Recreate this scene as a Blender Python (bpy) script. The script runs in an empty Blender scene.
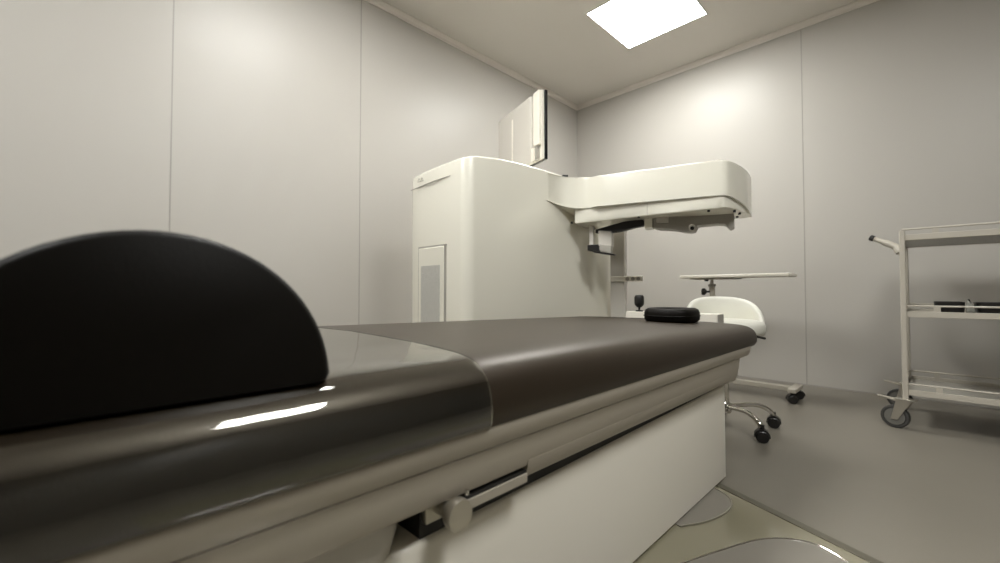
import bpy, bmesh, math
from mathutils import Vector, Matrix

# ------------------------------------------------------------------ set-up
C = bpy.context.scene
K = 0.83                       # all coordinates below are in "eye heights of .82"; K makes them metres
EYE = 0.82
PITCH = math.atan(10.0 / 422.0)

cam_d = bpy.data.cameras.new('camera')
cam = bpy.data.objects.new('camera', cam_d)
C.collection.objects.link(cam)
cam.location = (0, 0, EYE * K)
cam.rotation_euler = (math.pi / 2 + PITCH, 0, math.radians(45.2))
cam_d.sensor_width = 36.0
cam_d.lens = 36.0 * 0.422
cam_d.clip_start = 0.02
cam_d.dof.use_dof = True
cam_d.dof.focus_distance = 1.5
cam_d.dof.aperture_fstop = 3.2
C.camera = cam

w = bpy.data.worlds.new('world')
C.world = w
w.use_nodes = True
w.node_tree.nodes['Background'].inputs[0].default_value = (0.8, 0.8, 0.75, 1)
w.node_tree.nodes['Background'].inputs[1].default_value = 0.05

vs = C.view_settings
vs.view_transform = 'Standard'
vs.look = 'None'
vs.gamma = 1.0
vs.exposure = 0.38
vs.use_curve_mapping = False
C.cycles.max_bounces = 12
C.cycles.diffuse_bounces = 6
C.cycles.glossy_bounces = 6
C.cycles.sample_clamp_indirect = 6.0

PANEL_STRENGTH = 25.0
PANEL_COLOR = (1.0, 1.0, 0.965, 1)

# ------------------------------------------------------------------ materials
MATS = {}
def mat(name, col, rough=0.5, metal=0.0, spec=0.5, coat=0.0, coat_rough=0.05, bump=0.0, bump_scale=60.0,
        vary=0.0, vary_scale=3.0, emit=None, ior=None):
    m = bpy.data.materials.new(name)
    m.use_nodes = True
    nt = m.node_tree
    b = nt.nodes['Principled BSDF']
    b.inputs['Base Color'].default_value = (*col, 1)
    b.inputs['Roughness'].default_value = rough
    b.inputs['Metallic'].default_value = metal
    b.inputs['Specular IOR Level'].default_value = spec
    b.inputs['Coat Weight'].default_value = coat
    b.inputs['Coat Roughness'].default_value = coat_rough
    if ior: b.inputs['IOR'].default_value = ior
    if emit:
        b.inputs['Emission Color'].default_value = emit[0]
        b.inputs['Emission Strength'].default_value = emit[1]
    tc = nt.nodes.new('ShaderNodeTexCoord')
    if vary > 0:
        n = nt.nodes.new('ShaderNodeTexNoise')
        n.inputs['Scale'].default_value = vary_scale
        n.inputs['Detail'].default_value = 4
        mx = nt.nodes.new('ShaderNodeMix'); mx.data_type = 'RGBA'
        mx.inputs[6].default_value = (*[c * (1 - vary) for c in col], 1)
        mx.inputs[7].default_value = (*[min(1, c * (1 + vary)) for c in col], 1)
        nt.links.new(tc.outputs['Object'], n.inputs['Vector'])
        nt.links.new(n.outputs['Fac'], mx.inputs[0])
        nt.links.new(mx.outputs[2], b.inputs['Base Color'])
    if bump > 0:
        n2 = nt.nodes.new('ShaderNodeTexNoise')
        n2.inputs['Scale'].default_value = bump_scale
        n2.inputs['Detail'].default_value = 3
        bp = nt.nodes.new('ShaderNodeBump')
        bp.inputs['Strength'].default_value = bump
        bp.inputs['Distance'].default_value = 0.002
        nt.links.new(tc.outputs['Object'], n2.inputs['Vector'])
        nt.links.new(n2.outputs['Fac'], bp.inputs['Height'])
        nt.links.new(bp.outputs['Normal'], b.inputs['Normal'])
    MATS[name] = m
    return m

M_wall = mat('painted_steel_panel', (0.49, 0.468, 0.432), 0.37, spec=0.30, vary=0.02, vary_scale=1.5)
M_wallr = mat('darkened_unseen_wall', (0.16, 0.15, 0.13), 0.4, vary=0.02)  # unseen right and front walls, darkened so the bed's side reflects dark
M_ceil = mat('ceiling_paint', (0.72, 0.685, 0.635), 0.6, vary=0.02)
M_floor = mat('vinyl_floor', (0.195, 0.178, 0.148), 0.33, spec=0.45, vary=0.05, vary_scale=5, bump=0.05, bump_scale=120)
M_seam = mat('panel_joint', (0.36, 0.34, 0.31), 0.45)
M_trim = mat('cornice_paint', (0.78, 0.73, 0.68), 0.45, vary=0.01)
M_lamp = mat('lamp_diffuser', (0.9, 0.9, 0.9), 0.4, emit=(PANEL_COLOR, PANEL_STRENGTH))
M_lframe = mat('lamp_frame', (0.75, 0.74, 0.70), 0.4)
M_vinyl = mat('dark_brown_vinyl', (0.021, 0.0138, 0.008), 0.40, spec=0.6, bump=0.15, bump_scale=350)
M_vinyl.node_tree.nodes['Principled BSDF'].inputs['Specular Tint'].default_value = (1.0, 0.90, 0.78, 1)
M_black = mat('black_vinyl', (0.005, 0.004, 0.003), 0.50, spec=0.12, bump=0.1, bump_scale=300)
M_rail = mat('taupe_aluminium', (0.44, 0.40, 0.335), 0.40, metal=0.2, vary=0.03, vary_scale=8)
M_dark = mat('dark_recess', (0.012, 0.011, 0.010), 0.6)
M_white = mat('white_enamel', (0.84, 0.80, 0.715), 0.32, spec=0.5, vary=0.01)
M_gloss = mat('glossy_white_shell', (0.86, 0.835, 0.735), 0.25, spec=0.5, coat=0.5, coat_rough=0.04, vary=0.01)
M_grey = mat('warm_grey_plastic', (0.38, 0.36, 0.32), 0.45, vary=0.02)
M_lgrey = mat('light_grey_plastic', (0.60, 0.57, 0.52), 0.4, vary=0.02)
M_blackp = mat('black_plastic', (0.012, 0.011, 0.010), 0.4)
M_screen = mat('black_screen', (0.008, 0.008, 0.010), 0.15)
M_chrome = mat('polished_chrome', (0.72, 0.70, 0.66), 0.10, metal=1.0)
M_steel = mat('brushed_steel', (0.52, 0.49, 0.43), 0.32, metal=0.8, vary=0.03, vary_scale=30)
M_cushion = mat('white_leatherette', (0.76, 0.75, 0.68), 0.45, bump=0.2, bump_scale=90)
M_cart = mat('cream_powder_coat', (0.50, 0.465, 0.40), 0.38, vary=0.02)
M_cartsh = mat('grey_shelf_sheet', (0.30, 0.285, 0.25), 0.35, vary=0.02)
M_tyre = mat('dark_grey_tyre', (0.055, 0.053, 0.05), 0.55)
M_hub = mat('grey_wheel_hub', (0.15, 0.145, 0.13), 0.45)
M_plate = mat('polished_olive_plate', (0.24, 0.222, 0.155), 0.12, spec=0.6, coat=0.4, vary=0.04, vary_scale=4)
M_pad = mat('floor_grey_inlay', (0.22, 0.203, 0.175), 0.35, vary=0.04)
M_edge = mat('plate_dark_edge', (0.13, 0.12, 0.09), 0.3, metal=0.3)
M_paper = mat('clear_pouch', (0.25, 0.25, 0.22), 0.2, spec=0.6)

def film_material():
    m = bpy.data.materials.new('clear_plastic_film'); m.use_nodes = True
    nt = m.node_tree; nt.nodes.clear()
    out = nt.nodes.new('ShaderNodeOutputMaterial')
    mx = nt.nodes.new('ShaderNodeMixShader')
    fr = nt.nodes.new('ShaderNodeFresnel'); fr.inputs['IOR'].default_value = 1.62
    tr = nt.nodes.new('ShaderNodeBsdfTransparent'); tr.inputs[0].default_value = (0.93, 0.93, 0.9, 1)
    gl = nt.nodes.new('ShaderNodeBsdfGlossy'); gl.inputs['Roughness'].default_value = 0.045
    gl.inputs['Color'].default_value = (0.95, 0.95, 0.93, 1)
    tc = nt.nodes.new('ShaderNodeTexCoord')
    n = nt.nodes.new('ShaderNodeTexNoise'); n.inputs['Scale'].default_value = 9; n.inputs['Detail'].default_value = 2
    bp = nt.nodes.new('ShaderNodeBump'); bp.inputs['Strength'].default_value = 0.35; bp.inputs['Distance'].default_value = 0.004
    nt.links.new(tc.outputs['Object'], n.inputs['Vector'])
    nt.links.new(n.outputs['Fac'], bp.inputs['Height'])
    nt.links.new(bp.outputs['Normal'], gl.inputs['Normal'])
    m1 = nt.nodes.new('ShaderNodeMath'); m1.operation = 'ADD'; m1.inputs[1].default_value = 1.0
    m2 = nt.nodes.new('ShaderNodeMath'); m2.operation = 'MULTIPLY'; m2.inputs[1].default_value = 2.0
    m3 = nt.nodes.new('ShaderNodeMath'); m3.operation = 'DIVIDE'      # both faces of a thin sheet: 2f / (1 + f)
    nt.links.new(fr.outputs[0], m1.inputs[0]); nt.links.new(fr.outputs[0], m2.inputs[0])
    nt.links.new(m2.outputs[0], m3.inputs[0]); nt.links.new(m1.outputs[0], m3.inputs[1])
    nt.links.new(m3.outputs[0], mx.inputs[0])
    nt.links.new(tr.outputs[0], mx.inputs[1])
    nt.links.new(gl.outputs[0], mx.inputs[2])
    nt.links.new(mx.outputs[0], out.inputs[0])
    return m
M_film = film_material()

# ------------------------------------------------------------------ helpers
def P(px, py, D):
    """room point from bearing / elevation tangents read off the photo and a distance D ahead"""
    lat = (px - 500) / 422.0 * D
    z = EYE + (292 - py) / 422.0 * D
    s = math.sqrt(0.5)
    return Vector((s * (lat - D), s * (lat + D), z))
def L(lat, D, z):
    s = math.sqrt(0.5)
    return Vector((s * (lat - D), s * (lat + D), z))

def smooth(o, deg=40):
    me = o.data
    for p in me.polygons: p.use_smooth = True
    bm = bmesh.new(); bm.from_mesh(me)
    for e in bm.edges:
        if len(e.link_faces) == 2:
            e.smooth = e.calc_face_angle(0) < math.radians(deg)
    bm.to_mesh(me); bm.free()

def empty(name, loc, label, cat, group=None):
    o = bpy.data.objects.new(name, None)
    o.empty_display_size = 0.1
    C.collection.objects.link(o)
    o.location = Vector(loc) * K
    o['label'] = label; o['category'] = cat
    if group: o['group'] = group
    return o

def world_loc(o):
    v = Vector((0, 0, 0))
    while o is not None:
        v += o.location; o = o.parent
    return v

def obj(name, bm, m, parent=None, bevel=0.0, seg=2, deg=40, label=None, cat=None, group=None, kind=None):
    bmesh.ops.remove_doubles(bm, verts=bm.verts, dist=1e-6)
    bmesh.ops.recalc_face_normals(bm, faces=bm.faces)
    bmesh.ops.scale(bm, vec=(K, K, K), verts=bm.verts)
    if parent is not None:
        org = world_loc(parent)
    else:
        xs = [v.co for v in bm.verts]
        org = Vector(((min(c.x for c in xs) + max(c.x for c in xs)) / 2,
                      (min(c.y for c in xs) + max(c.y for c in xs)) / 2, min(c.z for c in xs)))
    bmesh.ops.translate(bm, vec=-org, verts=bm.verts)
    me = bpy.data.meshes.new(name)
    bm.to_mesh(me); bm.free()
    o = bpy.data.objects.new(name, me)
    C.collection.objects.link(o)
    me.materials.append(m)
    if parent is not None: o.parent = parent
    else: o.location = org
    smooth(o, deg)
    if bevel > 0:
        md = o.modifiers.new('bevel', 'BEVEL')
        md.width = bevel * K; md.segments = seg; md.limit_method = 'ANGLE'; md.angle_limit = math.radians(35)
        md.harden_normals = True
    if label: o['label'] = label
    if cat: o['category'] = cat
    if group: o['group'] = group
    if kind: o['kind'] = kind
    return o

def B(): return bmesh.new()

def box(bm, x0, x1, y0, y1, z0, z1):
    vs_ = [bm.verts.new((x, y, z)) for z in (z0, z1) for (x, y) in ((x0, y0), (x1, y0), (x1, y1), (x0, y1))]
    f = bm.faces.new
    f(vs_[0:4][::-1]); f(vs_[4:8])
    for i in range(4):
        j = (i + 1) % 4
        f((vs_[i], vs_[j], vs_[j + 4], vs_[i + 4]))
    return bm

def obox(bm, c, ax, ay, hx, hy, z0, z1):
    """box with horizontal unit axes ax, ay about c (xy)"""
    pts = [Vector((c[0], c[1], 0)) + ax * sx * hx + ay * sy * hy for sx, sy in ((-1, -1), (1, -1), (1, 1), (-1, 1))]
    return prism(bm, [(p.x, p.y) for p in pts], z0, z1)

def prism(bm, poly, z0, z1):
    n = len(poly)
    g = lambda z, i: z[i] if isinstance(z, (list, tuple)) else z
    a = [bm.verts.new((x, y, g(z0, i))) for i, (x, y) in enumerate(poly)]
    b = [bm.verts.new((x, y, g(z1, i))) for i, (x, y) in enumerate(poly)]
    bm.faces.new(a[::-1]); bm.faces.new(b)
    for i in range(n):
        j = (i + 1) % n
        bm.faces.new((a[i], a[j], b[j], b[i]))
    return bm

def loft(bm, rings, caps=True, closed=True):
    R = [[bm.verts.new(p) for p in r] for r in rings]
    n = len(R[0])
    for a, b in zip(R, R[1:]):
        for i in range(n if closed else n - 1):
            j = (i + 1) % n
            bm.faces.new((a[i], a[j], b[j], b[i]))
    if caps and closed:
        bm.faces.new(R[0][::-1]); bm.faces.new(R[-1])
    return bm

def tube(bm, pts, r, n=10):
    pts = [Vector(p) for p in pts]
    rings = []
    up = None
    for i, p in enumerate(pts):
        if i == 0: t = pts[1] - p
        elif i == len(pts) - 1: t = p - pts[i - 1]
        else: t = (pts[i + 1] - p).normalized() + (p - pts[i - 1]).normalized()
        t.normalize()
        if up is None:
            up = Vector((0, 0, 1)) if abs(t.z) < 0.9 else Vector((1, 0, 0))
        s = t.cross(up).normalized()
        up = s.cross(t).normalized()
        rr = r[i] if isinstance(r, (list, tuple)) else r
        rings.append([p + (s * math.cos(2 * math.pi * k / n) + up * math.sin(2 * math.pi * k / n)) * rr for k in range(n)])
    return loft(bm, rings)

def lathe(bm, c, prof, axis=(0, 0, 1), n=28):
    """prof: list of (radius, offset along axis)"""
    ax = Vector(axis).normalized()
    u = ax.cross(Vector((0, 0, 1)) if abs(ax.z) < 0.9 else Vector((1, 0, 0))).normalized()
    v = ax.cross(u)
    c = Vector(c)
    rings = [[c + ax * h + (u * math.cos(2 * math.pi * k / n) + v * math.sin(2 * math.pi * k / n)) * max(r, 1e-4) for k in range(n)] for r, h in prof]
    return loft(bm, rings)

def curve(pts, n=8):
    """Catmull-Rom through pts"""
    pts = [Vector(p) for p in pts]
    q = [pts[0] * 2 - pts[1]] + pts + [pts[-1] * 2 - pts[-2]]
    out = []
    for i in range(1, len(q) - 2):
        for k in range(n):
            t = k / n
            a, b, c, d = q[i - 1], q[i], q[i + 1], q[i + 2]
            out.append(0.5 * ((2 * b) + (c - a) * t + (2 * a - 5 * b + 4 * c - d) * t * t + (3 * b - a - 3 * c + d) * t ** 3))
    out.append(pts[-1])
    return out

def rrect(cx, cy, hx, hy, r, n=6):
    out = []
    for sx, sy, a0 in ((1, 1, 0), (-1, 1, 90), (-1, -1, 180), (1, -1, 270)):
        for k in range(n + 1):
            a = math.radians(a0 + 90 * k / n)
            out.append((cx + sx * (hx - r) + r * math.cos(a), cy + sy * (hy - r) + r * math.sin(a)))
    return out

# ------------------------------------------------------------------ room shell
XL, XR, YB, YF, H = -3.13, 2.6, 4.51, -2.7, 3.20
T = 0.12
obj('floor', box(B(), XL - T, XR + T, YF - T, YB + T, -0.1, 0), M_floor, kind='structure')
obj('ceiling', box(B(), XL - T, XR + T, YF - T, YB + T, H, H + 0.1), M_ceil, kind='structure')
obj('wall_left', box(B(), XL - T, XL, YF - T, YB + T, 0, H), M_wall, kind='structure')
obj('wall_back', box(B(), XL, XR, YB, YB + T, 0, H), M_wall, kind='structure')
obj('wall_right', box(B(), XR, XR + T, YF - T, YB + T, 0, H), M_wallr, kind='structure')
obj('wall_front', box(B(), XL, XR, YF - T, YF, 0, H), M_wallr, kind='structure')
# panel joints
n = 1
for y in (0.365, 1.55, -0.78, -1.95):
    obj('trim_%d' % n, box(B(), XL, XL + 0.002, y - 0.0035, y + 0.0035, 0, H - 0.03), M_seam, kind='structure'); n += 1
for x in (-0.74, 0.44, 1.62, -1.92):
    if x == -1.92: continue
    obj('trim_%d' % n, box(B(), x - 0.0035, x + 0.0035, YB - 0.002, YB, 0, H - 0.03), M_seam, kind='structure'); n += 1
# cornice: small cove profile
def cornice(name, a, b, inward):
    a = Vector(a); b = Vector(b); inw = Vector(inward)
    prof = [(0, 0), (0.045, 0), (0.045, -0.008), (0.03, -0.012), (0.014, -0.026), (0.010, -0.045), (0, -0.045)]
    rings = [[Vector((p.x, p.y, H + dz)) + inw * d for d, dz in prof] for p in (a, b)]
    obj(name, loft(B(), rings), M_trim, kind='structure', deg=25)
cornice('trim_20', (XL, YF, 0), (XL, YB, 0), (1, 0, 0))
cornice('trim_21', (XL, YB, 0), (XR, YB, 0), (0, -1, 0))
# thin skirting joint
obj('baseboard_back', box(B(), XL, XR, YB - 0.004, YB, 0, 0.012), M_seam, kind='structure')
obj('baseboard_left', box(B(), XL, XL + 0.004, YF, YB - 0.004, 0, 0.012), M_seam, kind='structure')

# ------------------------------------------------------------------ ceiling lamps
M_lamp_b = mat('brighter_lamp_diffuser', (0.9, 0.9, 0.9), 0.4, emit=(PANEL_COLOR, PANEL_STRENGTH * 1.35))
def lamp(cx, cy, label, h=0.36, m=M_lamp):
    t = empty('ceiling_light', (cx, cy, H - 0.012), label, 'ceiling light', 'recessed square ceiling panels')
    bm = B()
    for x0, x1, y0, y1 in ((-h - .012, h + .012, -h - .012, -h), (-h - .012, h + .012, h, h + .012), (-h - .012, -h, -h, h), (h, h + .012, -h, h)):
        box(bm, cx + x0, cx + x1, cy + y0, cy + y1, H - 0.004, H)
    obj('frame', bm, M_lframe, t)
    obj('diffuser', box(B(), cx - h, cx + h, cy - h, cy + h, H - 0.003, H - 0.0005), m, t)
lamp(-1.64, 3.40, 'square white glowing ceiling panel near the far corner of the room')
lamp(-1.72, 1.00, 'square white glowing ceiling panel above the foot of the bed, out of frame')
lamp(-1.72, -1.4, 'square white glowing ceiling panel behind the camera, out of frame')
lamp(0.75, 1.00, 'square white glowing ceiling panel right of the bed, out of frame', m=M_lamp_b)

# ------------------------------------------------------------------ patient bed
bed = empty('patient_bed', (-0.975, 0.9, 0.0),
            'dark brown padded patient bed on a white pedestal across the foreground', 'bed')
XC = -1.09
NEAR = [(-0.600, 0.572), (-0.568, 0.568), (-0.558, 0.582), (-0.556, 0.606), (-0.560, 0.634), (-0.568, 0.656), (-0.577, 0.668), (-0.588, 0.678), (-0.602, 0.686),
        (-0.622, 0.692), (-0.650, 0.6965), (-0.700, 0.700), (-0.80, 0.704), (-1.09, 0.708)]
def mattress_ring(y, y0, y1, off=0.0, r=0.075):
    e = min(y - y0, y1 - y)
    s = 0.0
    if e < r: s = r - math.sqrt(max(0.0, r * r - (r - e) ** 2))
    droop = 0.036 * max(0.0, min(1.0, (y - 0.6) / 1.6))
    half = []
    zmid = 0.612
    for i, (x, z) in enumerate(NEAR):
        xx = x - s * min(1.0, (x - XC) / 0.2)
        zz = z - (droop * max(0, (z - 0.60) / 0.106))
        if z > zmid: zz = zmid + (zz - zmid) * (1 - 0.75 * s / r)
        # outward offset
        if off:
            nx, nz = (x - XC) / 0.41, (z - 0.58) / 0.12
            k = math.hypot(nx ** 3, nz)
            xx += off * (nx ** 3) / max(k, .2); zz += off * nz / max(k, .2)
        half.append((xx, zz))
    full = half + [(2 * XC - x, z) for x, z in half[-2::-1]]
    return [Vector((x, y, z)) for x, z in full]
Y0, Y1 = -0.36, 2.31
def ystations(a, b, r=0.075):
    ys = [a + r * (1 - math.cos(math.radians(t))) for t in (4, 15, 30, 45, 60, 75, 90)]
    m = [a + r + (b - a - 2 * r) * k / 26 for k in range(1, 26)]
    return ys + m + [a + b - y for y in reversed(ys)]
obj('mattress', loft(B(), [mattress_ring(y, Y0, Y1) for y in ystations(Y0, Y1)]), M_vinyl, bed, deg=60)
# pull tab at the head corner
bm = B(); tube(bm, [(-0.60, 2.27, 0.607), (-0.575, 2.315, 0.603), (-0.552, 2.36, 0.592)], 0.006, 8)
obj('pull_tab', bm, M_blackp, bed)

# frame rails: profile lofted along y, both sides
def rail_part(name, prof, y0, y1, m, bev=0.0):
    ring = [(x, z) for x, z in prof]
    full = ring + [(2 * XC - x, z) for x, z in ring[::-1]]
    return obj(name, loft(B(), [[Vector((x, y, z)) for x, z in full] for y in (y0, y1)]), m, bed, deg=30, bevel=bev)
rail_part('upper_rail', [(-0.60, 0.573), (-0.566, 0.572), (-0.564, 0.566), (-0.568, 0.546), (-0.576, 0.5285), (-0.60, 0.5285)], -0.34, 2.175, M_rail)
rail_part('rail_joint', [(-0.585, 0.5285), (-0.585, 0.526)], -0.33, 2.1, M_dark)
rail_part('lower_rail', [(-0.576, 0.526), (-0.579, 0.521), (-0.581, 0.500), (-0.584, 0.476), (-0.591, 0.458), (-0.604, 0.449), (-0.64, 0.447)], -0.33, 2.06, M_rail)
rail_part('rail_lip', [(-0.586, 0.470), (-0.590, 0.446), (-0.600, 0.430), (-0.615, 0.421), (-0.64, 0.419)], 0.665, 2.06, M_rail)
# corner bracket below the head end of the rail
bm = B(); box(bm, -0.625, -0.600, 2.03, 2.085, 0.425, 0.49)
obj('end_bracket', bm, M_rail, bed, bevel=0.004)
# lift carriage, near-black and widened so its colour paints the gap's shade
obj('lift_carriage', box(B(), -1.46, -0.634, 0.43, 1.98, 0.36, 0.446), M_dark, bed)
bm = B(); box(bm, -0.636, -0.622, 0.435, 0.49, 0.410, 0.446)
obj('carriage_stop', bm, M_steel, bed, bevel=0.003)
hr = []
for y, q in ((-0.30, 1), (0.30, 1), (0.345, .97), (0.375, .86), (0.392, .66), (0.398, .45)):
    hr.append([Vector((XC + (x - XC) * (1 - (1 - q) * 0.16), y, 0.447 - (0.447 - z) * q)) for x, z in
               [(-0.62, 0.447), (-0.622, 0.40), (-0.632, 0.366), (-0.655, 0.345), (-0.70, 0.338), (-1.48, 0.338), (-1.52, 0.366), (-1.53, 0.447)]])
obj('lift_housing', loft(B(), hr), M_lgrey, bed, deg=60)
# pedestal
poly = []
def arc(cx, cy, r, a0, a1, n=8):
    return [(cx + r * math.cos(math.radians(a0 + (a1 - a0) * k / n)), cy + r * math.sin(math.radians(a0 + (a1 - a0) * k / n))) for k in range(n + 1)]
xs0, xs1, ys0, ys1 = -1.50, -0.625, 0.36, 2.01
poly = arc(xs1 - 0.005, ys1 - 0.005, 0.005, 0, 90, 3) + arc(xs0 + 0.03, ys1 - 0.03, 0.03, 90, 180) + arc(xs0 + 0.05, ys0 + 0.05, 0.05, 180, 270) + arc(xs1 - 0.045, ys0 + 0.045, 0.045, 270, 360)
rings = []
for z, ins in ((0.016, 0), (0.360, 0), (0.368, 0.001), (0.373, 0.004), (0.375, 0.010)):
    cx, cy = (xs0 + xs1) / 2, (ys0 + ys1) / 2
    rings.append([Vector((cx + (x - cx) * (1 - ins / 0.35), cy + (y - cy) * (1 - ins / 0.84), z + (0 if z < .1 else 0.008 + 0.016 * (y - 0.36)))) for x, y in poly])
obj('pedestal', loft(B(), rings), M_white, bed, deg=50)
obj('plinth', box(B(), -1.46, -0.650, 0.40, 2.00, 0.0, 0.0165), M_dark, bed)
# clamp knob and clamp bar under the rail
k1 = obj('clamp_knob', lathe(B(), (-0.625, 0.466, 0.438), [(0.001, 0), (0.017, 0), (0.017, 0.040), (0.025, 0.043), (0.0265, 0.046), (0.0265, 0.060), (0.0255, 0.062), (0.001, 0.062)], (1, 0, 0)), M_steel, bed, deg=30)
obj('set_screw', lathe(B(), (-0.573, 0.487, 0.464), [(0.001, 0), (0.004, 0), (0.004, 0.008), (0.001, 0.008)], (0, 0, 1), 12), M_chrome, k1)
bm = B(); box(bm, -0.606, -0.588, 0.475, 0.665, 0.424, 0.443)
obj('clamp_bar', bm, M_rail, bed, bevel=0.002)
bm = B(); box(bm, -0.606, -0.5915, 0.475, 0.665, 0.4432, 0.4486)
obj('clamp_slot', bm, M_dark, bed)
# two forearm blocks behind the head end
def block(c, hx, hy, z0, z1):
    b = obj('arm_support', box(B(), c[0] - hx, c[0] + hx, c[1] - hy, c[1] + hy, z0, z1), M_white, bed, bevel=0.004)
    obj('side_plate', box(B(), c[0] + hx, c[0] + hx + 0.004, c[1] - hy, c[1] + hy, z0, z1 - 0.002), M_grey, b)
    bm = B(); box(bm, c[0] - 0.02, c[0] + 0.02, 2.09, c[1] + 0.01, 0.50, 0.52); box(bm, c[0] - 0.02, c[0] + 0.02, c[1] - 0.01, c[1] + 0.01, 0.50, z0 + 0.002)
    obj('support_bracket', bm, M_steel, b, bevel=0.002)
    return b
block((-0.835, 2.385), 0.075, 0.04, 0.62, 0.702)
bl = block((-1.215, 2.385), 0.06, 0.05, 0.62, 0.702)
c = Vector((-1.20, 2.36, 0.702))
jo = obj('joystick_stem', lathe(B(), c, [(0.022, 0), (0.022, 0.006), (0.006, 0.009), (0.006, 0.03)], n=14), M_blackp, bl)
obj('joystick_grip', lathe(B(), c + Vector((0, 0, 0.022)), [(0.001, 0), (0.013, 0.002), (0.026, 0.016), (0.028, 0.03), (0.028, 0.062), (0.022, 0.074), (0.001, 0.077)], n=18), M_blackp, bl, deg=50)

# clear plastic cover over the foot end
fr = [mattress_ring(y, Y0, Y1, off=0.0035) for y in ystations(Y0, Y1) if y < 0.53]
edge = mattress_ring(0.530, Y0, Y1, off=0.0035)
fr.append(edge)
film = obj('plastic_cover', loft(B(), fr, caps=False, closed=False), M_film, deg=70,
           label='clear glossy plastic cover wrapped over the foot end of the brown mattress', cat='plastic cover')
bm = B(); tube(bm, edge, 0.0012, 6)
obj('cover_hem', bm, M_film, film)

# half-round bolster
def bolster():
    x1, x0 = -0.600, -1.57
    yc, R = 0.062, 0.198
    def zbed(x):
        xx = x if x > XC else 2 * XC - x
        P_ = sorted((p for p in NEAR[7:]), key=lambda p: p[0])
        for (xa, za), (xb, zb_) in zip(P_, P_[1:]):
            if xa <= xx <= xb: return za + (zb_ - za) * (xx - xa) / (xb - xa)
        return P_[-1][1]
    cz = 0.760
    rings = []
    xs = [(x0, 0.0), (x0 + 0.003, 0.45), (x0 + 0.009, .8), (x0 + 0.02, 1.0), (-1.54, 1), (-1.5, 1), (-1.43, 1), (-1.3, 1), (-1.1, 1), (-0.975, 1), (-0.85, 1), (-0.75, 1), (-0.68, 1), (-0.64, 1),
          (x1 - 0.02, 1.0), (x1 - 0.009, .8), (x1 - 0.003, 0.45), (x1, 0.0)]
    for x, q in xs:
        ins = (1 - q) * 0.014
        b0 = zbed(x) + 0.003
        sec = [(yc + R - 0.014, b0), (yc + R - 0.004, b0 + 0.003), (yc + R, b0 + 0.012)]
        for k in range(1, 40):
            a = math.pi * k / 40
            sec.append((yc + R * math.cos(a), max(b0 + 0.012, 0.688 + R * math.sin(a) * 1.02)))
        sec += [(yc - R, b0 + 0.012), (yc - R + 0.004, b0 + 0.003), (yc - R + 0.014, b0)]
        for k in range(1, 8): sec.append((yc - R + 0.014 + (2 * R - 0.028) * k / 8, b0))
        rings.append([Vector((x, yc + (y - yc) * (1 - ins / R), cz + (z - cz) * (1 - ins / R))) for y, z in sec])
    return obj('half_round_bolster', loft(B(), rings), M_black, deg=50,
               label='black half-round padded bolster lying across the foot of the bed', cat='cushion')
bol = bolster()

# horseshoe head pad
def headpad():
    cx, cy, zb = -0.878, 2.06, 0.673
    rings = []
    for z, k, dish in ((0, .90, 0), (0.012, 1.0, 0), (0.045, 1.0, 0), (0.060, .95, 0), (0.067, .84, 0.2), (0.066, .70, .6), (0.060, .55, 1), (0.052, .35, 1), (0.050, .1, 1)):
        ring = []
        for j in range(40):
            a = 2 * math.pi * j / 40
            ca, sa = math.cos(a), math.sin(a)
            u = 0.118 * k * math.copysign(abs(ca) ** 0.75, ca); v = 0.125 * k * math.copysign(abs(sa) ** 0.75, sa)
            zz = zb + z
            if dish: zz -= 0.010 * dish * max(0, -math.sin(a - 0.6))     # neck hollow towards the near side
            ring.append(Vector((cx + u, cy + v, zz)))
        rings.append(ring)
    t = obj('head_pad', loft(B(), rings), M_black, label='low black padded head rest on the far end of the bed', cat='cushion', deg=60)
    pth = [(cx - 0.119 * math.copysign(abs(math.cos(a)) ** .75, math.cos(a)), cy - 0.126 * math.copysign(abs(math.sin(a)) ** .75, math.sin(a)), zb + 0.03) for a in [2 * math.pi * j / 40 for j in range(41)]]
    bm = B(); tube(bm, pth, 0.003, 6)
    obj('piping', bm, M_black, t)
headpad()

# ------------------------------------------------------------------ laser machine
mach = empty('eye_laser_machine', (-2.1, 2.3, 0), 'large glossy white laser surgery machine with a long cantilever arm', 'medical machine')
AX = -1.77
x0m, x1m, y0m, y1m = -2.375, AX, 1.50, 3.11
def body_poly():
    # slightly bowed long side, rounded near corner
    p = []
    p += arc(x1m - 0.075, y0m + 0.07, 0.072, -78, -4, 10)
    for y in (1.75, 1.95, 2.15, 2.35, 2.6, 2.85): p.append((x1m + 0.004 * math.sin((y - 1.57) / 1.5 * math.pi), y))
    p += arc(x1m - 0.03, y1m - 0.03, 0.03, 0, 90, 4)
    p += arc(x0m + 0.08, y1m - 0.08, 0.08, 90, 180, 6)
    p += arc(x0m + 0.055, y0m + 0.075, 0.055, 180, 258, 8)
    for x in (-2.2, -2.0): p.append((x, y0m - 0.004 + 0.012 * abs(x + 2.07) / 0.3))
    return p
def topz(x, y):
    return 1.572 + 0.058 * (1 - math.exp(-max(0, y - 1.50) / 0.22)) - 0.018 * max(0, (-1.95 - x) / 0.4)
bp_ = body_poly()
cxm, cym = (x0m + x1m) / 2, (y0m + y1m) / 2
rings = [[Vector((x, y, 0.05)) for x, y in bp_], [Vector((x, y, 0.75)) for x, y in bp_]]
for dz, ins in ((-0.012, 0), (-0.006, 0.001), (-0.0015, 0.0035), (0, 0.008)):
    rings.append([Vector((cxm + (x - cxm) * (1 - ins / 0.3), cym + (y - cym) * (1 - ins / 0.8), topz(x, y) + dz)) for x, y in bp_])
obj('body', loft(B(), rings), M_gloss, mach, deg=50)
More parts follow.
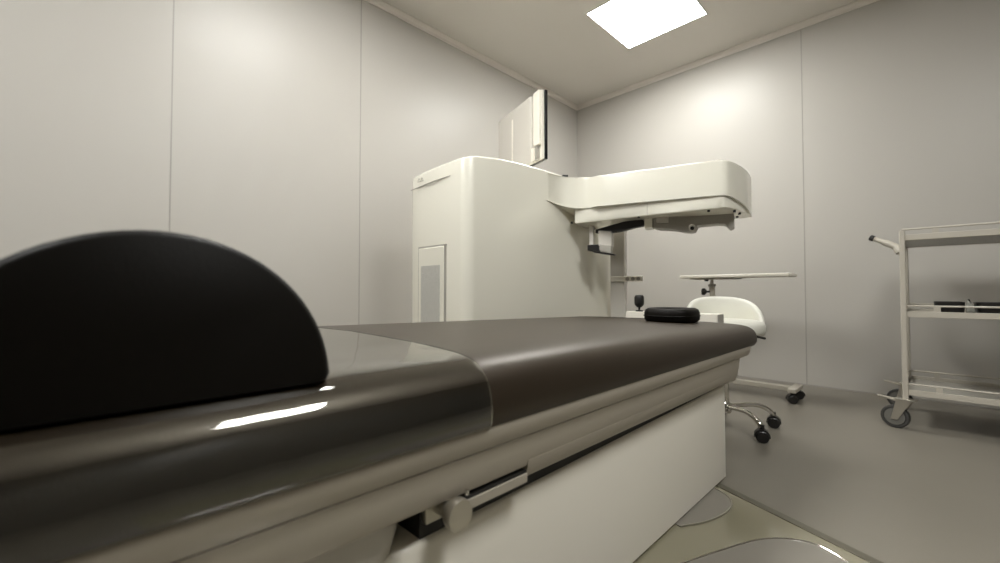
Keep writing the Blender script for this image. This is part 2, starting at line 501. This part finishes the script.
obj('body_plinth', box(B(), x0m + 0.05, x1m - 0.05, y0m + 0.05, y1m - 0.05, 0, 0.051), M_dark, mach)
# front top seam (thin groove strip bowed like the cap)
pts = []
for k in range(15):
    x = -2.335 + 0.42 * k / 14
    y = y0m - 0.0065 + 0.014 * abs(x + 2.07) / 0.3
    pts.append((x, y, 1.474 + 0.014 * k / 14))
bm = B(); tube(bm, pts, 0.0028, 6)
obj('cap_seam', bm, M_grey, mach)
# small mark on the cap
bm = B()
for dx in (-0.028, 0.004):
    for sgn in (-1, 1):
        tube(bm, [(-2.20 + dx + sgn * 0.011, y0m - 0.004, 1.512), (-2.20 + dx, y0m - 0.004, 1.530)], 0.002, 6)
tube(bm, [(-2.245, y0m - 0.004, 1.508), (-2.18, y0m - 0.004, 1.508)], 0.0016, 6)
obj('front_mark', bm, M_grey, mach)
# service door on the front with mesh vent
def fx(px): return -(1 - (px - 500) / 422.0) / (1 + (px - 500) / 422.0) * y0m
dx0, dx1 = fx(419), fx(444)
dr = obj('service_door', box(B(), dx0, dx1, y0m - 0.018, y0m + 0.01, 0.35, 1.085), M_gloss, mach, bevel=0.006)
bm = B()
for a in ((dx0 - 0.008, dx0, 0.34, 1.095), (dx1, dx1 + 0.009, 0.34, 1.095), (dx0 - 0.008, dx1 + 0.014, 1.085, 1.095)):
    box(bm, a[0], a[1], y0m - 0.012, y0m + 0.01, a[2], a[3])
obj('door_gap', bm, M_grey, dr)
def mesh_vent():
    m = bpy.data.materials.new('perforated_vent'); m.use_nodes = True
    nt = m.node_tree; b = nt.nodes['Principled BSDF']
    tc = nt.nodes.new('ShaderNodeTexCoord'); v = nt.nodes.new('ShaderNodeTexVoronoi'); v.inputs['Scale'].default_value = 260
    r = nt.nodes.new('ShaderNodeValToRGB')
    r.color_ramp.elements[0].position = .25; r.color_ramp.elements[0].color = (.36, .36, .33, 1)
    r.color_ramp.elements[1].position = .4; r.color_ramp.elements[1].color = (.55, .54, .50, 1)
    nt.links.new(tc.outputs['Object'], v.inputs[0]); nt.links.new(v.outputs[0], r.inputs[0]); nt.links.new(r.outputs[0], b.inputs['Base Color'])
    return m
obj('vent_grille', box(B(), dx0 + 0.035, dx1 - 0.03, y0m - 0.021, y0m - 0.017, 0.42, 0.975), mesh_vent(), dr)

# cantilever arm: shell (plan polygon with curved skirt) and lower housing
e1 = Vector((-0.8625, 0.506)); e2 = Vector((0.506, 0.8625))   # along the arm / across it, in (lat, D)
N0 = Vector((1.29, 2.40)); F0 = Vector((1.616, 2.717))
def arm_pt(t, s, z):      # t along towards the machine, s across from the near side
    q = N0 + e1 * t + e2 * s
    return L(q.x, q.y, z)
near = [(538, 2.775), (546, 2.806), (552, 2.838), (558, 2.862), (565, 2.875), (573, 2.873), (581, 2.862), (589, 2.838)]
near_ld = [Vector(((px - 500) / 422 * D, D)) for px, D in near]
near_ld += [N0 + e1 * t for t in (0.76, 0.7, 0.6, 0.45, 0.3, 0.17, 0.075)]
z_top_n = [1.612, 1.612, 1.611, 1.608, 1.604, 1.600, 1.596, 1.592] + [1.588, 1.587, 1.586, 1.584, 1.582, 1.581, 1.580]
z_bot_n = [1.432, 1.424, 1.414, 1.405, 1.396, 1.389, 1.386, 1.385] + [1.385, 1.384, 1.383, 1.381, 1.379, 1.377, 1.376]
# end: rounded corner then slanted end with dropping skirt
endc = [(N0 + (F0 - N0) * k / 8 + Vector((0.022, -0.012)) * math.sin(math.pi * k / 8)) for k in range(9)]
endc[0] = N0 + Vector((0.004, 0.006))
_a, _b, _c = N0 + e1 * 0.06, N0 + Vector((0.012, -0.002)), N0 + (F0 - N0) * 0.125
corner = [_a * (1 - u) ** 2 + _b * 2 * u * (1 - u) + _c * u * u for u in (0.2, 0.4, 0.6, 0.8)]
endc = corner + endc[1:]
z_end = [1.375, 1.374, 1.372, 1.369] + [ 1.366, 1.357, 1.347, 1.336, 1.325, 1.314, 1.304, 1.300]
z_tope = [1.579, 1.578, 1.577, 1.576] + [1.575, 1.573, 1.570, 1.567, 1.565, 1.562, 1.560, 1.556]
far = [F0 + e1 * t for t in (0.03, 0.2, 0.5, 0.8, 1.1, 1.35)]
near_side = near_ld + endc
plan = near_side + far
zb = z_bot_n + z_end + [1.30] * 6
zt = z_top_n + z_tope + [1.56, 1.57, 1.58, 1.59, 1.60, 1.61]
cen = sum(plan, Vector((0, 0))) / len(plan)
def ringat(zf, ins):
    r = []
    for q, a, b in zip(plan, zb, zt):
        d = (q - cen); qq = q - d.normalized() * ins
        r.append(L(qq.x, qq.y, a + (b - a) * zf))
    return r
rings = [ringat(0, 0.012), ringat(0, 0.0), ringat(0.95, 0.0), ringat(0.985, 0.0015), ringat(1.0, 0.006)]
obj('arm_shell', loft(B(), rings), M_gloss, mach, deg=50)
# seam line between shell and housing
bm = B(); tube(bm, [L(q.x, q.y, a - 0.001) for q, a in list(zip(near_side, zb))[2:]], 0.0014, 6)
obj('arm_seam', bm, M_grey, mach)
# lower housing, inset
hp = [N0 + e1 * t + e2 * s_ for t, s_ in ((0.93, 0.035), (0.6, 0.022), (0.3, 0.014), (0.075, 0.010))] + [q + (cen - q).normalized() * 0.012 for q in endc] + [q - e2 * 0.01 for q in far[:5]]
ht = [1.41, 1.39, 1.385, 1.38] + [z + 0.004 for z in z_end] + [1.33] * 5
hb = [1.284, 1.289, 1.292, 1.297] + [1.296] * 12 + [1.29] * 5
rings = [[L(q.x, q.y, b + 0.004) for q, b in zip([p + (cen - p).normalized() * 0.012 for p in hp], hb)],
         [L(q.x, q.y, b + 0.010) for q, b in zip(hp, hb)], [L(q.x, q.y, b) for q, b in zip(hp, ht)]]
hous = obj('arm_housing', loft(B(), rings), M_gloss, mach, deg=35)
bm = B()
q1 = N0 + e1 * 0.445 + e2 * 0.0165
tube(bm, [L(q1.x, q1.y, 1.296), L(q1.x, q1.y, 1.384)], 0.0016, 6)
obj('housing_joint', bm, M_lgrey, hous)
for (t_, s_) in ((0.50, 0.03), (0.95, 0.03), (0.10, 0.03), (-0.03, 0.12), (-0.055, 0.22), (-0.04, 0.33)):
    q = N0 + e1 * t_ + e2 * s_
    c = L(q.x, q.y, 1.288)
    obj('fixing_screw', lathe(B(), c, [(0.001, 0), (0.008, 0), (0.008, 0.014), (0.001, 0.014)], n=12), M_dark, hous)

# microscope carrier hanging under the arm (grey)
def ribbon(path, w, name, m, parent, deg=35, bev=0.003):
    """path: (px, top py, bottom py, D) stations; w width across"""
    rings = []
    ew = Vector((0.506, 0.8625))
    for px, ty, by, D in path:
        lat = (px - 500) / 422 * D
        zt_ = EYE + (292 - ty) / 422 * D; zb_ = EYE + (292 - by) / 422 * D
        a = L(lat, D, zt_); b = L(lat, D, zb_)
        a2 = L(lat + ew.x * w, D + ew.y * w, zt_); b2 = L(lat + ew.x * w, D + ew.y * w, zb_)
        rings.append([b, b2, a2, a])
    return obj(name, loft(B(), rings), m, parent, deg=deg, bevel=bev)
car = ribbon([(652, 214, 228, 2.74), (656, 213, 229, 2.73), (668, 213, 229.5, 2.70), (674, 214, 230, 2.69), (680, 215, 231.5, 2.68), (688, 215, 232.4, 2.665), (693, 215, 231.5, 2.655), (696, 214, 226, 2.65), (706, 212, 225, 2.63),
        (716, 211, 224, 2.61), (724, 210.5, 224.5, 2.595), (727, 210, 228, 2.59), (730, 210, 229, 2.585), (733, 210, 227, 2.58)], 0.11, 'microscope_carrier', M_grey, mach, deg=45)
c = P(691, 228.6, 2.61)
obj('lens_port', lathe(B(), c, [(0.001, 0), (0.014, 0.0), (0.020, -0.004), (0.020, -0.05), (0.001, -0.05)], (0.35, -0.9, -0.25), 18), M_lgrey, car)
obj('lens_glass', lathe(B(), c + Vector((0.002, -0.004, -0.001)), [(0.001, 0), (0.012, 0), (0.012, -0.004), (0.001, -0.004)], (0.35, -0.9, -0.25), 18), M_screen, car)
ribbon([(655, 216, 223, 2.705), (667, 216, 223, 2.68)], 0.02, 'carrier_window', M_lgrey, car)
# white divider and black grip
ribbon([(643, 215, 229, 2.745), (651, 214, 228, 2.725)], 0.10, 'carrier_mount', M_gloss, mach)
ribbon([(594, 230, 233.5, 2.90), (604, 227, 232.5, 2.88), (613, 224.5, 232.5, 2.86), (622, 222, 231, 2.83), (632, 220.5, 228, 2.80), (640, 219.5, 226.5, 2.78), (643, 221, 225, 2.77)], 0.05, 'grip_handle', M_blackp, mach)
ribbon([(597, 231, 246, 2.88), (610, 231.5, 247, 2.86)], 0.06, 'sensor_box', M_lgrey, mach)
ribbon([(598, 245, 251, 2.87), (609.5, 246, 254, 2.85)], 0.05, 'sensor_base', M_grey, mach)
ribbon([(586, 245.5, 251, 2.905), (590, 245, 252, 2.895), (597, 245, 253, 2.88)], 0.05, 'focus_knob', M_blackp, mach)
ribbon([(592, 251, 253, 2.875), (604, 253, 255, 2.85), (613, 254.5, 255.8, 2.84)], 0.04, 'sensor_tray', M_blackp, mach)
ribbon([(588, 226, 247, 2.915), (592, 226, 247, 2.91)], 0.03, 'sensor_bracket', M_lgrey, mach)
# rear support column with socket strip
q0 = P(612, 292, 3.24); q1 = P(623, 292, 3.20)
ddir = (Vector((q1.x, q1.y, 0)) - Vector((q0.x, q0.y, 0)))
nd = Vector((ddir.y, -ddir.x, 0)).normalized()
if nd.y < 0: nd = -nd
A0 = Vector((q0.x - ddir.x * 0.3, q0.y - ddir.y * 0.3, 0)); A1 = Vector((q1.x, q1.y, 0))
col_ = obj('support_column', prism(B(), [(A0.x, A0.y), (A1.x, A1.y), (A1.x + nd.x * .09, A1.y + nd.y * .09), (A0.x + nd.x * .09, A0.y + nd.y * .09)], 0.0, 1.30), M_lgrey, mach, bevel=0.006)
u = ddir.normalized()
S0 = A1 - u * 0.10 - nd * 0.02; S1 = S0 + u * 0.235
st = obj('socket_strip', prism(B(), [(S0.x, S0.y), (S1.x, S1.y), (S1.x + nd.x * .02, S1.y + nd.y * .02), (S0.x + nd.x * .02, S0.y + nd.y * .02)], 0.895, 0.935), M_white, col_, bevel=0.004)
for k in range(3):
    c = S0 + u * (0.125 + 0.04 * k) + Vector((0, 0, 0.914))
    bm = B(); lathe(bm, c - nd * 0.002, [(0.001, 0), (0.014, 0), (0.014, 0.006), (0.001, 0.006)], nd, 16)
    obj('socket', bm, M_grey, st)
# little black latches on top of machine / arm
bm = B(); prism(bm, [tuple(L((561 - 500) / 422 * 2.9, 2.9, 0).xy), tuple(L((567 - 500) / 422 * 2.9, 2.9, 0).xy), tuple(L((567 - 500) / 422 * 2.95, 2.95, 0).xy)], 1.59, 1.626)
obj('hinge_latch', bm, M_blackp, mach)
bm = B(); cc = L((718 - 500) / 422 * 2.46, 2.46, 0)
box(bm, cc.x - 0.015, cc.x + 0.015, cc.y - 0.012, cc.y + 0.012, 1.575, 1.592)
obj('top_latch', bm, M_lgrey, mach)

# ------------------------------------------------------------------ monitor on the machine
mon = empty('monitor', (-2.2, 2.45, 1.62), 'white-backed flat monitor seen edge-on, standing on top of the laser machine', 'monitor')
Rn = Vector((0.307, 3.00)); Ln = Vector((0.028, 3.54))
dm = (Ln - Rn).normalized(); nm = Vector((-dm.y, dm.x)) 
if nm.y > 0: nm = -nm          # nm points towards the viewer (back of the monitor)
ztp, zbt = 2.275, 1.765
def mprism(t0, t1, s0, s1, z0, z1):
    W = (Ln - Rn).length
    q = [Rn + dm * t * W + nm * s for t, s in ((t0, s0), (t1, s0), (t1, s1), (t0, s1))]
    return [tuple(L(p.x, p.y, 0).xy) for p in q], z0, z1
def mbox(name, m, t0, t1, s0, s1, z0, z1, bev=0.004, parent=mon):
    p, a, b = mprism(t0, t1, s0, s1, z0, z1)
    return obj(name, prism(B(), p, a, b), m, parent, bevel=bev)
mbox('screen', M_screen, 0.0, 1.0, -0.030, -0.006, zbt + 0.005, ztp)
mbox('bezel_frame', M_white, 0.01, 0.99, -0.006, 0.018, zbt + 0.01, ztp - 0.004)
mbox('back_housing', M_lgrey, 0.16, 1.02, 0.018, 0.055, zbt - 0.005, ztp - 0.02, 0.01)
mbox('side_bracket', M_white, 0.015, 0.15, 0.018, 0.040, zbt + 0.11, ztp - 0.006, 0.006)
mbox('hinge_block', M_grey, 0.05, 0.12, 0.018, 0.05, zbt + 0.0, zbt + 0.10, 0.004)
mbox('cable_clip', M_white, 0.07, 0.14, 0.05, 0.062, zbt + 0.0, zbt + 0.09, 0.003)
mbox('housing_groove', M_white, 0.60, 0.63, 0.055, 0.058, zbt + 0.03, ztp - 0.10, 0.0)
p0 = (Rn + Ln) / 2
c = L(p0.x, p0.y, 0)
bm = B(); tube(bm, [(c.x, c.y, 1.62), (c.x, c.y, 2.0)], 0.025, 16)
obj('stand_pole', bm, M_lgrey, mon)
obj('stand_base', lathe(B(), (c.x, c.y, 1.598), [(0.001, 0), (0.10, 0), (0.10, 0.012), (0.03, 0.03), (0.001, 0.03)]), M_lgrey, mon)

# ------------------------------------------------------------------ casters
def caster_small(loc, heading, parent, r=0.032, name='caster'):
    """twin-wheel furniture caster; wheels are a part, hood and stem its look"""
    x, y = loc
    h = Vector((math.cos(heading), math.sin(heading), 0)); s = Vector((-h.y, h.x, 0))
    cen_ = Vector((x, y, r))
    bm = B()
    for sg in (-1, 1):
        lathe(bm, cen_ + s * sg * 0.008, [(0.001, 0), (r * .8, 0), (r, 0.004), (r, 0.016), (r * .8, 0.021), (0.001, 0.019)], s * sg, 20)
    w_ = obj(name, bm, M_blackp, parent, deg=40)
    bm = B()
    # hood: arc over the wheels
    sec = []
    for k in range(9):
        a = math.radians(-5 + 190 * k / 8)
        sec.append(cen_ + h * math.cos(a) * (r + 0.006) + Vector((0, 0, 1)) * math.sin(a) * (r + 0.008))
    rings = [[p - s * 0.024 for p in sec] + [p - s * 0.024 - (p - cen_) * 0.12 for p in sec[::-1]],
             [p + s * 0.024 for p in sec] + [p + s * 0.024 - (p - cen_) * 0.12 for p in sec[::-1]]]
    loft(bm, rings)
    tube(bm, [cen_ + Vector((0, 0, r)), cen_ + Vector((0, 0, r + 0.03))], 0.012, 10)
    obj('hood', bm, M_blackp, w_, deg=40)
    return w_

# ------------------------------------------------------------------ surgeon stool
sc = L(1.362, 2.60, 0)
stool = empty('swivel_stool', (sc.x, sc.y, 0), 'white padded swivel stool with chrome five-star base behind the bed', 'stool')
bm = B()
seat_r = 0.222
rings = []
for z, rr in ((0.560, 0.60), (0.557, 0.85), (0.565, 0.96), (0.585, 1.0), (0.620, 1.0), (0.640, 0.95), (0.648, 0.80), (0.644, 0.4)):
    rings.append([Vector((sc.x + seat_r * rr * math.cos(2 * math.pi * k / 32), sc.y + seat_r * rr * math.sin(2 * math.pi * k / 32), z)) for k in range(32)])
obj('seat', loft(bm, rings), M_cushion, stool, deg=60)
# wrap-around backrest, on the side away from the camera and leaning out
vd = Vector((-0.45, 0.9, 0)).normalized()
a_mid = math.atan2(vd.y, vd.x)
rings = []
NB = 28
for k in range(NB + 1):
    f = -1 + 2 * k / NB
    a = a_mid + f * math.radians(108)
    hgt = 0.155 * (1 - abs(f) ** 2.4) ** 0.8 + 0.035
    d = Vector((math.cos(a), math.sin(a), 0))
    th = 0.026 * (1 - abs(f) ** 4 * 0.5)
    ring = []
    for j in range(14):
        an = 2 * math.pi * j / 14
        u_ = math.cos(an); v_ = math.sin(an)
        zz = 0.60 + hgt * 0.5 + v_ * hgt * 0.5
        rad = 0.205 - (zz - 0.60) * 0.12 + th * math.copysign(abs(u_) ** 0.7, u_)
        ring.append(sc + d * rad + Vector((0, 0, zz)))
    rings.append(ring)
obj('backrest', loft(B(), rings), M_cushion, stool, deg=70)
bm = B(); tube(bm, [(sc.x, sc.y, 0.30), (sc.x, sc.y, 0.555)], 0.016, 14)
obj('gas_lift', bm, M_chrome, stool)
bm = B(); tube(bm, [(sc.x, sc.y, 0.10), (sc.x, sc.y, 0.31)], 0.027, 16)
obj('column', bm, M_chrome, stool)
obj('seat_plate', lathe(B(), (sc.x, sc.y, 0.537), [(0.001, 0), (0.10, 0), (0.11, 0.022), (0.001, 0.022)]), M_blackp, stool)
obj('hub', lathe(B(), (sc.x, sc.y, 0.085), [(0.001, 0), (0.036, 0), (0.040, 0.01), (0.040, 0.05), (0.030, 0.065), (0.001, 0.065)], n=20), M_chrome, stool)
for k in range(5):
    al = math.radians(-78 + 72 * k)     # in (lat, D)
    dl = Vector((math.cos(al), math.sin(al)))
    d = L(dl.x, dl.y, 0)
    pth = [Vector((sc.x, sc.y, 0.125)) + d * 0.03, Vector((sc.x, sc.y, 0.132)) + d * 0.10, Vector((sc.x, sc.y, 0.135)) + d * 0.17, Vector((sc.x, sc.y, 0.122)) + d * 0.225, Vector((sc.x, sc.y, 0.098)) + d * 0.262, Vector((sc.x, sc.y, 0.075)) + d * 0.278]
    bm = B(); tube(bm, curve(pth, 4), 0.0145, 12)
    leg = obj('base_leg', bm, M_chrome, stool, deg=60)
    e = Vector((sc.x, sc.y, 0)) + d * 0.282
    caster_small((e.x, e.y), math.atan2(d.y, d.x) + (0.9, -0.5, 0.4, 1.2, -0.8)[k], leg)

# ------------------------------------------------------------------ overbed instrument stand
YT = 3.82
ms = empty('instrument_stand', (-1.28, YT, 0), 'white instrument table with a long thin tray on one post by the back wall', 'table')
tr = obj('tray', box(B(), -1.50, -0.70, YT - 0.14, YT + 0.14, 0.932, 0.958), M_white, ms, bevel=0.006)
obj('tray_frame', box(B(), -1.42, -1.08, YT - 0.11, YT + 0.11, 0.922, 0.9365), M_grey, ms, bevel=0.003)
bm = B(); tube(bm, [(-1.28, YT, 0.60), (-1.28, YT, 0.925)], 0.012, 12)
obj('inner_post', bm, M_lgrey, ms)
bm = B(); tube(bm, [(-1.28, YT, 0.08), (-1.28, YT, 0.86)], 0.022, 14)
obj('outer_post', bm, M_cart, ms)
obj('collar', lathe(B(), (-1.28, YT, 0.862), [(0.001, 0), (0.03, 0), (0.03, 0.022), (0.001, 0.022)], n=18), M_grey, ms)
obj('clamp', lathe(B(), (-1.315, YT - 0.03, 0.925), [(0.001, 0), (0.016, 0), (0.016, -0.018), (0.001, -0.018)], n=12), M_blackp, ms)
obj('height_knob', lathe(B(), (-1.29, YT - 0.02, 0.818), [(0.001, 0), (0.008, 0.0), (0.008, 0.022), (0.018, 0.028), (0.030, 0.040), (0.030, 0.058), (0.022, 0.066), (0.001, 0.068)], (-1, -0.35, 0), 16), M_blackp, ms, deg=40)
ft = obj('foot_bar', box(B(), -1.34, -0.71, YT - 0.028, YT + 0.028, 0.070, 0.105), M_cart, ms, bevel=0.006)
obj('foot_crossbar', box(B(), -0.725, -0.670, YT - 0.135, YT + 0.12, 0.078, 0.108), M_cart, ms, bevel=0.006)
obj('foot_crossbar', box(B(), -1.37, -1.315, YT - 0.24, YT + 0.24, 0.078, 0.108), M_cart, ms, bevel=0.006)
for x, y in ((-0.70, YT - 0.105), (-0.695, YT + 0.09), (-1.342, YT - 0.21), (-1.342, YT + 0.21)):
    caster_small((x, y), 0.5, ms, r=0.030)

# ------------------------------------------------------------------ trolley
cart = empty('trolley', (0.4, 3.8, 0), 'cream three-shelf medical trolley on large grey casters at the right', 'trolley')
cx0, cx1, cy0, cy1 = -0.092, 0.93, 3.50, 4.10
for x, y in ((cx0, cy0), (cx0, cy1), (cx1, cy0), (cx1, cy1)):
    bm = B(); box(bm, x - 0.0135, x + 0.0135, y - 0.0135, y + 0.0135, 0.17, 1.185)
    obj('post', bm, M_cart, cart, bevel=0.005)
for z in (0.205, 0.668, 1.125):
    sh = obj('shelf', box(B(), cx0, cx1, cy0, cy1, z + 0.004, z + 0.012), M_cartsh, cart)
    bm = B()
    box(bm, cx0, cx1, cy0 - 0.006, cy0 + 0.004, z, z + 0.034); box(bm, cx0, cx1, cy1 - 0.004, cy1 + 0.006, z, z + 0.034)
    box(bm, cx0 - 0.006, cx0 + 0.004, cy0, cy1, z, z + 0.034); box(bm, cx1 - 0.004, cx1 + 0.006, cy0, cy1, z, z + 0.034)
    obj('shelf_lip', bm, M_cart, sh, bevel=0.002)
    bm = B(); zr = z + 0.066
    loop = [(cx0, cy0, zr), (cx1, cy0, zr)], [(cx0, cy1, zr), (cx1, cy1, zr)], [(cx0, cy0, zr), (cx0, cy1, zr)], [(cx1, cy0, zr), (cx1, cy1, zr)]
    for a, b in loop: tube(bm, [a, b], 0.0055, 8)
    obj('guard_rail', bm, M_cart, sh)
    for x in (cx0 + 0.14, 0.43, cx1 - 0.14):
        for y in (cy0, cy1): obj('rail_clip', box(B(), x - 0.014, x + 0.014, y - 0.004, y + 0.004, z + 0.03, zr), M_cart, sh)
# push handle
bm = B(); tube(bm, curve([(cx0 - 0.01, cy0 + 0.01, 1.055), (-0.12, cy0 + 0.02, 1.09), (-0.18, cy0 + 0.03, 1.128), (-0.222, cy0 + 0.04, 1.152)], 5), [0.022] * 5 + [0.019] * 5 + [0.014] * 6, 12)
hd = obj('push_handle', bm, M_cart, cart, deg=60)
bm = B(); tube(bm, [(-0.220, cy0 + 0.04, 1.151), (-0.240, cy0 + 0.044, 1.162)], 0.018, 12)
obj('end_cap', bm, M_blackp, hd, bevel=0.003)
def caster_big(x, y, ang):
    h = Vector((math.cos(ang), math.sin(ang), 0)); s = Vector((-h.y, h.x, 0)); up = Vector((0, 0, 1))
    R_ = 0.067
    off = h * 0.048
    c = Vector((x, y, R_)) + off
    wv = obj('wheel', lathe(B(), c - s * 0.018, [(0.001, 0.0), (R_ * .72, 0.0), (R_ * .78, 0.003), (R_ * .78, 0.003), (R_ * .80, -0.001), (R_ * .95, 0.0), (R_, 0.006), (R_, 0.030), (R_ * .95, 0.036), (R_ * .80, 0.037), (R_ * .78, 0.033), (R_ * .72, 0.036), (0.001, 0.036)], s, 36), M_tyre, cart, deg=30)
    obj('wheel_hub', lathe(B(), c - s * 0.0205, [(0.001, 0), (R_ * .30, 0), (R_ * .34, 0.003), (R_ * .62, 0.001), (R_ * .72, 0.0), (R_ * .72, 0.040), (R_ * .3, 0.041), (0.001, 0.041)], s, 32), M_hub, wv, deg=25)
    bm = B()
    for sg in (-1, 1):
        o_ = s * sg * 0.028
        ring = [c + h * -0.016 + up * -0.014, c + h * 0.016 + up * -0.014, Vector((x, y, 0.175)) + h * 0.036, Vector((x, y, 0.175)) - h * 0.034]
        loft(bm, [[p + o_ - s * 0.002 for p in ring], [p + o_ + s * 0.002 for p in ring]])
    obox(bm, (x, y), h, s, 0.046, 0.032, 0.172, 0.180)
    obj('fork', bm, M_steel, wv, bevel=0.001)
    bm = B()
    tube(bm, [Vector((x, y, 0.165)) + h * 0.03 + s * 0.02, Vector((x, y, 0.178)) + h * 0.12], 0.007, 8)
    tube(bm, [Vector((x, y, 0.165)) + h * 0.03 - s * 0.02, Vector((x, y, 0.178)) + h * 0.13], 0.007, 8)
    obj('brake_pedal', bm, M_steel, wv)
for x, y, a in ((cx0, cy0, math.radians(168)), (cx0, cy1, math.radians(172)), (cx1, cy0, math.radians(20)), (cx1, cy1, math.radians(10))):
    caster_big(x, y, a)

# things on the trolley
def dish(x0, x1, y0, y1, zb, h, label):
    t = obj('instrument_dish', B(), M_blackp) if False else None
    rings = []
    cx, cy, hx, hy = (x0 + x1) / 2, (y0 + y1) / 2, (x1 - x0) / 2, (y1 - y0) / 2
    for z, k in ((0, 0.90), (h * .3, 0.95), (h, 1.0), (h, 0.97), (h * .4, 0.90), (0.006, 0.85)):
        rings.append([Vector((x, y, zb + z)) for x, y in rrect(cx, cy, hx * k, hy * k, 0.03)])
    t = obj('instrument_dish', loft(B(), rings), M_blackp, label=label, cat='dish', group='black dishes on the middle trolley shelf', deg=30)
    return t
zs = 0.681
dish(0.036, 0.160, 3.55, 3.80, zs, 0.078, 'shorter black instrument dish at the left of the middle trolley shelf')
dish(0.200, 0.55, 3.56, 3.80, zs, 0.076, 'longer black instrument dish on the middle trolley shelf, right of the clear pouch')
bm = B()
rings = [[Vector((x, y, zs + z)) for x, y in rrect(0.180 + ox, 3.56, hx, hy, 0.008, 3)] for z, hx, hy, ox in ((0, .016, .03, 0), (.03, .017, .028, 0), (.065, .014, .02, -.004), (.095, .004, .012, -.008))]
obj('clear_pouch', loft(bm, rings), M_paper, label='small crumpled clear pouch standing between the two black dishes on the trolley', cat='pouch', deg=60)
bm = B(); lathe(bm, (0.385, 3.75, 0.218), [(0.001, 0), (0.05, 0), (0.058, 0.012), (0.052, 0.035), (0.02, 0.045), (0.001, 0.046)])
obj('foot_switch', bm, M_blackp, label='small round black foot switch on the bottom trolley shelf at the frame edge', cat='foot switch', deg=50)

# ------------------------------------------------------------------ floor plate of the machine
def Fp(px, py):
    D = EYE * 422 / (py - 292)
    return P(px, py, D)
plate = empty('floor_plate', (-0.2, 1.0, 0), 'polished olive floor plate with rounded grey inlays under the bed', 'floor plate')
A = Fp(714, 482); Bq = Fp(880, 563)
d = (Bq - A).normalized()
E = A + d * 0.95
pl = [(A.x - 0.06, A.y + 0.025), (E.x, E.y), (E.x, 0.1), (-0.60, 0.1), (-0.66, 0.4)]
obj('plate_sheet', prism(B(), pl, 0.0005, 0.006), M_plate, plate, bevel=0.002)
nrm = Vector((-d.y, d.x, 0))
if nrm.y > 0: nrm = -nrm
ws = 0.035
st_ = [A - d * 0.03, E, E + nrm * ws, A - d * 0.03 + nrm * ws]
obj('edge_strip', prism(B(), [(p.x, p.y) for p in st_], 0.0062, 0.0085), M_edge, plate, bevel=0.001)
def inlay(pts, name, close):
    c = [Vector((p.x, p.y, 0)) for p in curve([Fp(*q) for q in pts], 6)]
    poly = [(p.x, p.y) for p in c] + close
    o = obj(name, prism(B(), poly, 0.0062, 0.0095), M_pad, plate, bevel=0.001)
    bm = B(); tube(bm, [(p.x, p.y, 0.0095) for p in c], 0.0028, 8)
    return o, bm
o, bm = inlay([(676, 526), (702, 521), (719, 513.5), (726.5, 506), (724, 497), (711, 488.5)], 'foot_inlay', [(-0.66, 1.93), (-0.66, 1.50)])
obj('inlay_rim', bm, M_steel, o)
o, bm = inlay([(640, 575), (672, 564), (740, 542), (770, 537.5), (800, 541), (822, 550), (850, 570), (880, 610)], 'step_inlay', [(-0.05, 0.6), (-0.55, 0.6)])
obj('inlay_rim', bm, M_chrome, o)
